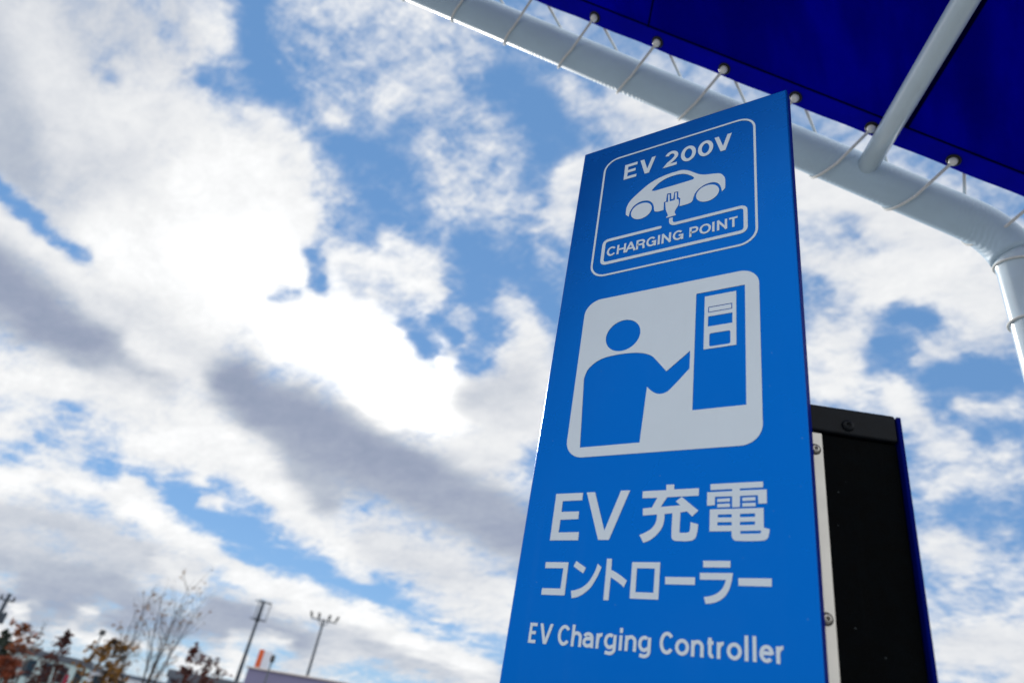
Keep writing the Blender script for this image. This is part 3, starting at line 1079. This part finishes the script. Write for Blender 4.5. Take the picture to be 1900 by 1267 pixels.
for gi, s0 in enumerate((0.0, -DEPTH)):
    ridge = cpt(T_RIDGE, s0)
    ridge_x = ridge
    corner = cpt(T_LEG, s0)
    foot = Vector((corner.x, corner.y, .006))
    arc = bend_path(ridge, corner, foot, .17, 12)
    n_pts = 24
    beam_pts = [ridge.lerp(arc[0], i / n_pts) for i in range(n_pts + 1)] + arc[1:10]
    sleeve_tube('gable_beam', beam_pts, PR, M_sleeve, canopy)
    bm = bmesh.new()
    add_tube(bm, [arc[9], arc[10], arc[11], arc[12], foot], PR - .0025, 48)
    leg = from_bm('leg', bm, M_pipe, canopy, smooth=True)
    bm = bmesh.new()
    add_box(bm, foot + Vector((-.11, -.11, -.004)), (.22, 0, 0), (0, .22, 0), (0, 0, .012), bevel=.002)
    from_bm('foot_plate', bm, M_pipe, canopy)
    # the far slope behind the viewer
    far_dir = (-CD * math.cos(SL) - Vector((0, 0, math.sin(SL)))).normalized()
    fc = ridge + far_dir * (T_RIDGE - T_LEG)
    ffoot = Vector((fc.x, fc.y, .006))
    arc2 = bend_path(ridge, fc, ffoot, .13, 12)
    sleeve_tube('gable_beam', [ridge + far_dir * .001] + [ridge.lerp(arc2[0], i / 12) for i in range(1, 13)] + arc2[1:10], PR, M_sleeve, canopy)
    bm = bmesh.new()
    add_tube(bm, arc2[9:] + [ffoot], PR - .0025, 32)
    from_bm('leg', bm, M_pipe, canopy, smooth=True)

# purlins run square to the gable, under the tarpaulin
for t, side in ((.1945, 0), (1.62, 0), (T_RIDGE, 0), (1.62, 1), (.1945, 1)):
    far_n = Vector((-CN.x, -CN.y, CN.z))
    if side == 0:
        a, b = cpt(t, -.012, -.010), cpt(t, -DEPTH + .012, -.010)
    else:
        fd = (-CD * math.cos(SL) - Vector((0, 0, math.sin(SL)))).normalized()
        a = cpt(T_RIDGE, -.012) + fd * (T_RIDGE - t)
        b = a - CP * (DEPTH - .024)
    bm = bmesh.new()
    add_tube(bm, [a.lerp(b, i / 6) for i in range(7)], .0255, 28)
    o = from_bm('purlin', bm, M_pipe, canopy, smooth=True)

# tarpaulin: two slopes, slack between its eyelets
OFF = .034
S_EDGE = -.0905
EYE_T = [.0321 + .199 * k for k in range(-1, 12)]


def tarp(side):
    bm = bmesh.new()
    nt, ns = 90, 60
    fd = (-CD * math.cos(SL) - Vector((0, 0, math.sin(SL)))).normalized()
    fn = Vector((CN.x, CN.y, CN.z))
    grid = []
    for i in range(nt + 1):
        row = []
        t = -.30 + (T_RIDGE + .30) * i / nt
        for j in range(ns + 1):
            f = j / ns
            s = S_EDGE + (-DEPTH + .20) * f
            slack = .0016 * math.sin(2 * math.pi * (t - .0321) / .199) * math.exp(-abs(s - S_EDGE) / .06)
            slack += .010 * math.sin(t * 3.1 + s * 2.0) * min(1, f * 6) + .006 * math.sin(t * 7.7 - s * 3.2) * min(1, f * 6)
            edge = .0012 * math.cos(2 * math.pi * (t - .0321) / .199) if j == 0 else 0
            if side == 0:
                p = cpt(t, s - edge, OFF + slack)
            else:
                p = cpt(T_RIDGE, s - edge) + fd * (T_RIDGE - t) + Vector((0, 0, OFF + slack))
            row.append(bm.verts.new(p))
        grid.append(row)
    for r0, r1 in zip(grid[:-1], grid[1:]):
        for j in range(ns):
            bm.faces.new((r0[j], r0[j + 1], r1[j + 1], r1[j]))
    bmesh.ops.solidify(bm, geom=bm.faces[:], thickness=.0012)
    o = from_bm('tarpaulin', bm, M_fabric, canopy, smooth=True)
    return o


roof = tarp(0)
tarp(1)
# hem welded along the gable edge, with its stitched line and painted shadow line
bm = bmesh.new()
hem = []
for i in range(160):
    t = -.30 + (T_RIDGE + .28) * i / 159
    ring = []
    for s_, n_ in ((S_EDGE + .001, OFF - .0006), (S_EDGE - .052, OFF - .0010), (S_EDGE - .054, OFF - .0046), (S_EDGE - .001, OFF - .0030)):
        slack = .0016 * math.sin(2 * math.pi * (t - .0321) / .199) * math.exp(-abs(s_ - S_EDGE) / .06)
        ring.append(bm.verts.new(cpt(t, s_, n_ + slack)))
    hem.append(ring)
for r0, r1 in zip(hem[:-1], hem[1:]):
    for k in range(4):
        bm.faces.new((r0[k], r0[(k + 1) % 4], r1[(k + 1) % 4], r1[k]))
from_bm('hem', bm, M_hem, roof)


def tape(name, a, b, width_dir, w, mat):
    """narrow strip under the tarpaulin from a to b: seams, painted shadow lines"""
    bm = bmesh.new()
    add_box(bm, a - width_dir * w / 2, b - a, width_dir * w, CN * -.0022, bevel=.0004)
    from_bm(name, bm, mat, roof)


tape('seam', cpt(-.29, S_EDGE - .0580, OFF - .0035), cpt(T_RIDGE, S_EDGE - .0580, OFF - .0035), CP, .0042, M_seam_shadow)  # hem stitching, with the shadow line at the hem's boundary painted in
tape('purlin_shadow', cpt(.163, S_EDGE - .060, OFF - .010), cpt(.163, -DEPTH + .2, OFF - .010), CG, .010, M_seam_shadow)  # dark strip stands in for the purlin's contact shadow on the fabric
tape('seam', cpt(-.115, S_EDGE - .060, OFF - .010), cpt(-.115, -DEPTH + .2, OFF - .010), CG, .006, M_seam_shadow)
tape('seam', cpt(.86, S_EDGE - .060, OFF - .012), cpt(.86, -DEPTH + .2, OFF - .012), CG, .005, M_seam_shadow)

# lacing: a cord from every eyelet, under the beam, round it and back over the top
for t in EYE_T[:-1]:
    e = cpt(t, S_EDGE - .0235, OFF - .005)
    bm = bmesh.new()                      # eyelet ring
    rings = []
    for k in range(20):
        a = 2 * math.pi * k / 20
        d = CG * math.cos(a) + CP * math.sin(a)
        rings.append([bm.verts.new(e + d * .0125 + (d * math.cos(b) * .0046 - CN * math.sin(b) * .0026)) for b in [2 * math.pi * m / 8 for m in range(8)]])
    for k in range(20):
        r0, r1 = rings[k], rings[(k + 1) % 20]
        for m in range(8):
            bm.faces.new((r0[m], r0[(m + 1) % 8], r1[(m + 1) % 8], r1[m]))
    from_bm('eyelet', bm, M_eyelet, roof, smooth=True)
    j1, j2 = rnd.uniform(-.010, .010), rnd.uniform(-.008, .008)
    pts = [e + CN * .010, e - CN * .006]
    # straight run to the underside, then round the pipe
    R = PR + .0036
    a0 = math.atan2(-.75, -.66)            # where the cord meets the beam (s, n)
    a_end = math.radians(-270)
    n_w = 26
    for k in range(n_w + 1):
        f = k / n_w
        a = a0 + (math.radians(112 + 360) - (a0 + 2 * math.pi)) * f
        # from the lower inside, under, outside, over the top
        shift = .030 + .060 * math.sin(min(f * 1.25, 1.0) * math.pi / 2) + j1 * f - .165 * max(0, f - .62) / .38
        pts.append(cpt(t + shift, R * math.cos(a), R * math.sin(a)))
    pts.append(cpt(t - .022 + j2, S_EDGE - .010, OFF + .004))
    bm = bmesh.new()
    add_tube(bm, pts, .0039, 8)
    cord = from_bm('lacing_cord', bm, M_cord, canopy, smooth=True)
    bm = bmesh.new()
    bmesh.ops.create_icosphere(bm, subdivisions=2, radius=.0105, matrix=Matrix.Translation(e - CN * .005))
    from_bm('cord_knot', bm, M_toggle, cord, smooth=True)
# cords tied round the leg
corner = cpt(T_LEG, 0)
for z, tilt in ((EYE.z + 1.192, .012), (EYE.z + 1.028, .006)):
    bm = bmesh.new()
    pts = []
    for k in range(41):
        a = 2 * math.pi * k / 40
        pts.append(Vector((corner.x, corner.y, z + tilt * math.sin(a))) + (CD * math.cos(a) + CP * math.sin(a)) * (PR + .0012))
    add_tube(bm, pts, .0030, 8)
    from_bm('tie_cord', bm, M_cord, canopy, smooth=True)

# ------------------------------------------------------------------ far side of the car park
def foliage_material(name, dark, light, trans=.25):
    mt = material(name, dark, rough=.7, mottle=.2)
    n = NT(mt.node_tree)
    b = bsdf(mt)
    co = n.node('ShaderNodeTexCoord').outputs['Object']
    f = n.noise(co, 2.6, 3, .6)
    n.put(b.inputs['Base Color'], n.mix(n.smooth(f, .38, .62), (*dark, 1), (*light, 1)))
    tr = n.node('ShaderNodeBsdfTranslucent')
    n.put(tr.inputs['Color'], n.mix(n.smooth(f, .38, .62), (*dark, 1), (*light, 1)))
    mx = n.node('ShaderNodeMixShader')
    mx.inputs[0].default_value = trans
    n.put(mx.inputs[1], b.outputs[0])
    n.put(mx.inputs[2], tr.outputs[0])
    out = next(x for x in mt.node_tree.nodes if x.type == 'OUTPUT_MATERIAL')
    n.put(out.inputs['Surface'], mx.outputs[0])
    return mt


M_bark = material('grey_bark', (.045, .037, .034), rough=.9, mottle=.3, scale=20)
M_leaf_maroon = foliage_material('maroon_leaves', (.026, .006, .007), (.10, .020, .010))
M_leaf_rust = foliage_material('rust_leaves', (.05, .014, .010), (.30, .085, .018))
M_leaf_orange = foliage_material('orange_leaves', (.045, .012, .009), (.22, .045, .014))
M_leaf_gold = foliage_material('gold_leaves', (.016, .011, .008), (.28, .13, .012))
M_leaf_green = foliage_material('dark_needles', (.008, .018, .012), (.020, .040, .024), .1)
M_leaf_tan = foliage_material('dry_tan_leaves', (.12, .075, .05), (.28, .18, .10))
M_metal_dark = material('dark_galvanised_steel', (.035, .050, .070), rough=.7, metal=.0, mottle=.2, scale=4)
M_metal_grey = material('grey_galvanised_steel', (.075, .09, .11), rough=.7, metal=.0, mottle=.2, scale=4)
M_mauve = material('grey_mauve_cladding', (.19, .185, .31), rough=.8, mottle=.05, scale=.7)
M_mauve_roof = material('pale_roof_flashing', (.50, .46, .46), rough=.6, mottle=.1)
M_teal = material('pale_teal_cladding', (.46, .60, .62), rough=.7, mottle=.08, scale=.6)
M_slate = material('slate_fascia', (.085, .10, .13), rough=.7, mottle=.12, scale=.8)
M_slate_wall = material('blue_grey_wall', (.11, .15, .21), rough=.7, mottle=.15, scale=.8)
M_glass = material('dark_window_glass', (.02, .04, .06), rough=.12, mottle=.1)
M_orange = material('orange_sign_face', (.62, .10, .02), rough=.5, mottle=.05)
M_pale = material('pale_sign_face', (.62, .66, .74), rough=.5, mottle=.05)
M_pink = material('pink_flag_cloth', (.38, .035, .085), rough=.8, mottle=.1)
M_lamp = material('lamp_housing', (.05, .055, .06), rough=.5, mottle=.15)


def leaf(bm, p, size, r):
    d = Vector((r.gauss(0, 1), r.gauss(0, 1), r.gauss(0, 1))).normalized()
    u = d.orthogonal().normalized() * size
    v = d.cross(u).normalized() * size * .6
    bm.faces.new([bm.verts.new(p + q) for q in (-u, -v * .9, u, v)])


def grown_tree(name, label, cat, tip, half, mat, leaves, n_br, shape='cone', low=.18, size=.10, seed=1, group=None, leaders=1, up=.35, bare=.0):
    """tree below its tip: tapered trunk, limbs, leaves in clumps along the limbs"""
    r = random.Random(seed)
    H = tip.z
    base = Vector((tip.x, tip.y, 0))
    o = empty(name, base, label, cat, group)
    tb = bmesh.new()
    lb = bmesh.new()
    stems = []
    for k in range(leaders):
        a = r.uniform(0, 6.28)
        off = Vector((math.cos(a), math.sin(a), 0)) * half * (.55 if k else 0.0) * r.uniform(.5, 1)
        h = H * (1 if k == 0 else r.uniform(.78, .97))
        pts = [base + off * (f ** 1.2) + Vector((r.gauss(0, .008) * H * f, r.gauss(0, .008) * H * f, h * f)) for f in np.linspace(0, 1, 9)]
        r0 = .012 * H if leaders == 1 else .010 * H
        add_tube(tb, pts, [max(r0 * (1 - .93 * f), .008) for f in np.linspace(0, 1, 9)], 7)
        stems.append(pts)
    tips = []
    for k in range(n_br):
        pts = stems[k % leaders]
        f = low + (1 - low) * (r.random() ** (1.25 if shape == 'cone' else 1.0)) * .97
        i = min(int(f * 8), 7)
        p = pts[i].lerp(pts[i + 1], f * 8 - i)
        g = (f - low) / (1 - low)
        prof = {'cone': (1 - g) ** .85 + .07, 'egg': math.sin(math.pi * min(1, .12 + .86 * g)) ** .7, 'broom': .35 + .5 * math.sin(math.pi * (.1 + .8 * g))}[shape]
        L = half * prof * r.uniform(.6, 1.12) / (1.6 if leaders > 1 else 1)
        a = r.uniform(0, 6.28)
        d = Vector((math.cos(a), math.sin(a), up * r.uniform(.4, 1.6)))
        q = p + d * L
        mid = p.lerp(q, .5) + Vector((0, 0, -.04 * L))
        add_tube(tb, [p, mid, q], [max(.0018 * H * (1.2 - g), .004), max(.0011 * H, .003), .002], 4)
        tips.append((p, mid, q, L))
        for _ in range(2 if shape == 'broom' else 1):     # twigs
            w = mid.lerp(q, r.random())
            e = w + Vector((r.gauss(0, .3), r.gauss(0, .3), abs(r.gauss(.3, .3)))) * L * .6
            add_tube(tb, [w, w.lerp(e, .5), e], [.004, .003, .0015], 3)
            tips.append((w, w.lerp(e, .5), e, L * .5))
    live = [t for t in tips if r.random() > bare]
    if shape == 'cone':                   # the pointed top carries leaves too
        for _ in range(60):
            q = stems[0][8] - Vector((0, 0, r.random() ** 1.5 * H * .16))
            leaf(lb, q + Vector((r.gauss(0, 1), r.gauss(0, 1), 0)) * (.02 + .22 * (H - q.z) / 1.6), size * .8, r)
    for k in range(leaves):
        p, mid, q, L = r.choice(live)
        f = .35 + .65 * r.random() ** .7
        c = p.lerp(q, f)
        leaf(lb, c + Vector((r.gauss(0, 1), r.gauss(0, 1), r.gauss(0, .8))) * (.04 + .055 * L), size * r.uniform(.6, 1.3), r)
    from_bm('trunk', tb, M_bark, o)
    from_bm('crown', lb, mat, o)
    return o


def px_m(n, d):
    """metres covered by n photo pixels at distance d near the left foot of the picture"""
    return n * d / FOCAL * .84


G_RED = 'autumn trees across the car park'
grown_tree('conical_tree', 'narrow cone shaped maroon tree left of the gold leaved tree', 'tree', at(129, 1168, 35), px_m(40, 35), M_leaf_maroon, 1250, 110, seed=3, group=G_RED, bare=.25, size=.075, up=.12, low=.1)
grown_tree('autumn_tree', 'rust orange tree with a ragged crown near the left edge', 'tree', at(53, 1158, 36), px_m(30, 36), M_leaf_rust, 620, 60, 'egg', seed=5, group=G_RED, low=.35, bare=.4, size=.085)
grown_tree('conifer_tree', 'dark green conifer with tiered branches at the left edge', 'tree', at(14, 1168, 34), px_m(34, 34), M_leaf_green, 1100, 60, seed=8, low=.2, up=.02, size=.08, bare=.25)
grown_tree('conical_tree', 'small sparse maroon tree right of the tall bare tree', 'tree', at(364, 1192, 35), px_m(30, 35), M_leaf_maroon, 520, 56, seed=12, group=G_RED, bare=.45, up=.05, size=.085)
grown_tree('bare_tree', 'tall almost bare tree with upright stems beside the small maroon tree', 'tree', at(350, 1084, 42), px_m(72, 42), M_leaf_tan, 240, 130, 'broom', seed=21, leaders=4, low=.25, up=1.3, bare=.5, size=.08)
grown_tree('bare_tree', 'thin almost bare tree rising out of the gold leaved tree', 'tree', at(283, 1098, 40), px_m(50, 40), M_leaf_tan, 200, 100, 'broom', seed=25, leaders=3, low=.25, up=1.3, bare=.5, size=.08)
grown_tree('autumn_tree', 'gold and brown leaved tree between the maroon trees', 'tree', at(214, 1190, 33), px_m(44, 33), M_leaf_gold, 950, 80, 'egg', seed=31, low=.25, group=G_RED, bare=.40, size=.09)
grown_tree('shrub', 'low maroon shrub in front of the slate roofed building', 'shrub', at(388, 1226, 31), px_m(46, 31), M_leaf_maroon, 620, 70, 'egg', seed=41, low=.1, bare=.3, size=.08, up=.6)
grown_tree('shrub', 'orange red shrub in the lower left corner', 'shrub', at(16, 1222, 29), px_m(34, 29), M_leaf_orange, 700, 60, 'egg', seed=44, low=.1, bare=.3, size=.08)
grown_tree('sapling', 'slender leafless sapling right of the rust orange tree', 'tree', at(88, 1150, 38), px_m(22, 38), M_leaf_tan, 60, 34, 'broom', seed=51, leaders=2, low=.3, up=1.4, bare=.5, size=.07)


def building(name, label, x1, y1, x2, y2, dist, depth, wall, fascia, fas_h, bays, group=None):
    """flat roofed block whose front roof edge runs between two sight lines"""
    a = at(x1, y1, dist)
    r = ray(x2, y2)
    b = EYE + r * ((a.z - EYE.z) / r.z)
    H = a.z
    a0, b0 = Vector((a.x, a.y, 0)), Vector((b.x, b.y, 0))
    ex = b0 - a0
    back = Vector((-ex.y, ex.x, 0)).normalized()
    if back.dot(a0) < 0:
        back = -back
    o = empty(name, a0.lerp(b0, .5), label, 'building', group)
    bm = bmesh.new()
    add_box(bm, a0, ex, back * depth, (0, 0, H - fas_h))
    wl = from_bm('wall', bm, wall, o)
    bm = bmesh.new()
    e = ex.normalized() * .12
    add_box(bm, a0 - e - back * .12 + Vector((0, 0, H - fas_h + .003)), ex + e * 2, back * (depth + .24), (0, 0, fas_h), bevel=.02)
    from_bm('roof', bm, fascia, o)
    L = ex.length
    for k in range(bays):
        u = (k + .5) / bays
        c = a0 + ex * u
        w = L / bays * .55
        bm = bmesh.new()
        add_box(bm, c - ex.normalized() * w / 2 - back * .03 + Vector((0, 0, 1.0)), ex.normalized() * w, back * .05, (0, 0, min(1.2, H * .4)))
        f = from_bm('window', bm, M_metal_grey, wl)
        bm = bmesh.new()
        add_box(bm, c - ex.normalized() * (w / 2 - .06) - back * .034 + Vector((0, 0, 1.06)), ex.normalized() * (w - .12), back * .01, (0, 0, min(1.08, H * .4 - .12)))
        g = from_bm('window_pane', bm, M_glass, wl)
    return o, a, b, back


building('shop_building', 'mauve grey flat roofed building below the floodlight mast', 462, 1235, 640, 1265, 46, 12, M_mauve, M_mauve_roof, .10, 3)
building('shop_building', 'pale teal building with a slate roof edge behind the autumn trees', 56, 1201, 172, 1228, 62, 14, M_teal, M_slate, .42, 4)
building('shop_building', 'low white walled building between the teal and slate buildings', 172, 1236, 318, 1268, 66, 12, M_pale, M_slate_wall, .25, 4)
building('shop_building', 'slate blue building behind the low maroon shrub', 318, 1241, 452, 1266, 52, 10, M_slate_wall, M_slate, .45, 3)
building('shop_building', 'blue walled building at the lower left corner', -90, 1196, 46, 1226, 58, 14, M_teal, M_slate_wall, .5, 4)


def upright(name, label, cat, x, y, dist, r0, r1, mat, group=None):
    tip = at(x, y, dist)
    o = empty(name, (tip.x, tip.y, 0), label, cat, group)
    bm = bmesh.new()
    add_tube(bm, [Vector((tip.x, tip.y, tip.z * f)) for f in (0, .5, 1)], [r0, (r0 + r1) / 2, r1], 12)
    from_bm('pole', bm, mat, o, smooth=True)
    side = Vector((tip.y, -tip.x, 0)).normalized()        # across the line of sight
    fwd = Vector((tip.x, tip.y, 0)).normalized()
    return o, tip, side, fwd


UP = Vector((0, 0, 1))
# floodlight mast
o, tip, side, fwd = upright('floodlight_mast', 'grey floodlight mast with four lamps on a crossbar', 'floodlight', 601, 1149, 60, .14, .085, M_metal_grey)
bm = bmesh.new()
hw = px_m(25, 60)
add_tube(bm, [tip - side * hw - UP * .06, tip - UP * .06, tip + side * hw - UP * .06], .05, 10)
add_tube(bm, [tip - side * hw * .45 - UP * .06, tip - UP * .55], .03, 8)
add_tube(bm, [tip + side * hw * .45 - UP * .06, tip - UP * .55], .03, 8)
from_bm('crossbar', bm, M_metal_grey, o)
for k in (-1, -.42, .36, .96):
    c = tip + side * hw * k
    bm = bmesh.new()
    add_box(bm, c - side * .10 - fwd * .16 + UP * .06, side * .20 + UP * .03 * k, fwd * .32, UP * .36 + side * (.12 * k), bevel=.03)
    add_tube(bm, [c - UP * .05, c + UP * .1], .03, 8)
    from_bm('floodlight', bm, M_lamp, o)

# antenna mast
o, tip, side, fwd = upright('antenna_mast', 'tall dark mast with a caged antenna head beside the mauve building', 'mast', 490, 1114, 62, .20, .085, M_metal_dark)
bm = bmesh.new()
add_tube(bm, [tip - UP * 1.6, tip - UP * .15], [.15, .12], 10)
from_bm('antenna_core', bm, M_metal_dark, o, smooth=True)
for z in (-.10, -1.45):
    bm = bmesh.new()
    ring = [tip + UP * z + side * .62 * math.cos(2 * math.pi * k / 24) + fwd * .62 * math.sin(2 * math.pi * k / 24) for k in range(25)]
    add_tube(bm, ring, .02, 6)
    for k in (0, 8, 16):
        add_tube(bm, [tip + UP * z, ring[k]], .025, 6)
    from_bm('antenna_ring', bm, M_metal_dark, o)
for k in range(3):
    a = 2 * math.pi * k / 3
    c = tip + side * .62 * math.cos(a) + fwd * .62 * math.sin(a)
    bm = bmesh.new()
    add_box(bm, c - side * .03 - fwd * .03 - UP * 1.5, side * .06, fwd * .06, UP * 1.5, bevel=.02)
    from_bm('antenna_panel', bm, M_metal_grey, o)

# street lamp in front of the mauve building
o, tip, side, fwd = upright('street_lamp', 'short lamp post with a single dark head before the mauve building', 'street lamp', 506, 1221, 42, .055, .04, M_metal_grey)
bm = bmesh.new()
add_tube(bm, [tip - UP * .22, tip - UP * .12, tip + UP * .12, tip + UP * .2], [.05, .12, .12, .03], 12)
from_bm('lamp_head', bm, M_lamp, o, smooth=True)
# utility pole
o, tip, side, fwd = upright('utility_pole', 'dark utility pole with insulators at the left edge', 'utility pole', 19, 1101, 50, .15, .10, M_metal_dark)
for z, w in ((-.35, .35), (-1.15, .28)):
    bm = bmesh.new()
    add_tube(bm, [tip - side * w + UP * z, tip + side * w + UP * z], .045, 8)
    from_bm('crossarm', bm, M_metal_dark, o)
    for k in (-1, 1):
        bm = bmesh.new()
        q = tip + side * w * k * .9 + UP * z
        add_tube(bm, [q, q + UP * .07, q + UP * .14, q + UP * .22], [.04, .08, .05, .07], 10)
        from_bm('insulator', bm, M_lamp, o)
bm = bmesh.new()
add_tube(bm, [tip - UP * 1.55 + side * .22, tip - UP * 1.0 + side * .22], .16, 12)
from_bm('transformer', bm, M_metal_dark, o)
# far lamp
o, tip, side, fwd = upright('street_lamp', 'distant thin lamp post right of the large maroon tree', 'street lamp', 189, 1176, 85, .10, .07, M_metal_grey)
bm = bmesh.new()
add_box(bm, tip - side * .28 - fwd * .15 - UP * .1, side * .56, fwd * .3, UP * .5, bevel=.08)
from_bm('lamp_head', bm, M_lamp, o)
# rooftop sign
a = at(471, 1238, 50)
top = at(481, 1203, 50)
side = Vector((a.y, -a.x, 0)).normalized()
fwd = Vector((a.x, a.y, 0)).normalized()
hgt = top.z - a.z + .5
o = empty('roof_sign', (a.x, a.y, 0), 'white sign pylon with an orange stripe behind the mauve building', 'sign')
bm = bmesh.new()
z0 = a.z - .5
add_box(bm, Vector((a.x, a.y, z0)), side * .31, fwd * .5, UP * hgt, bevel=.01)
from_bm('orange_panel', bm, M_orange, o)
bm = bmesh.new()
add_box(bm, Vector((a.x, a.y, z0)) + side * .313 + fwd * .02, side * .52, fwd * .46, UP * (hgt - .03), bevel=.01)
from_bm('white_panel', bm, M_pale, o)
bm = bmesh.new()
for k in (.1, .68):
    add_tube(bm, [Vector((a.x, a.y, 0)) + side * k + fwd * .25, Vector((a.x, a.y, z0)) + side * k + fwd * .25], .07, 10)
from_bm('post', bm, M_metal_grey, o)
# pink flag
o, tip, side, fwd = upright('banner_flag', 'small pink banner flag at the foot of the large maroon tree', 'flag', 122, 1249, 30, .02, .015, M_metal_grey)
bm = bmesh.new()
nf = 8
g = [[bm.verts.new(tip + side * (.01 + .13 * i / nf) - UP * (.02 + .32 * j / nf) + fwd * .03 * math.sin(i * .9 + j * .5)) for j in range(nf + 1)] for i in range(nf + 1)]
for i in range(nf):
    for j in range(nf):
        bm.faces.new((g[i][j], g[i + 1][j], g[i + 1][j + 1], g[i][j + 1]))
bmesh.ops.solidify(bm, geom=bm.faces[:], thickness=.004)
from_bm('flag_cloth', bm, M_pink, o)
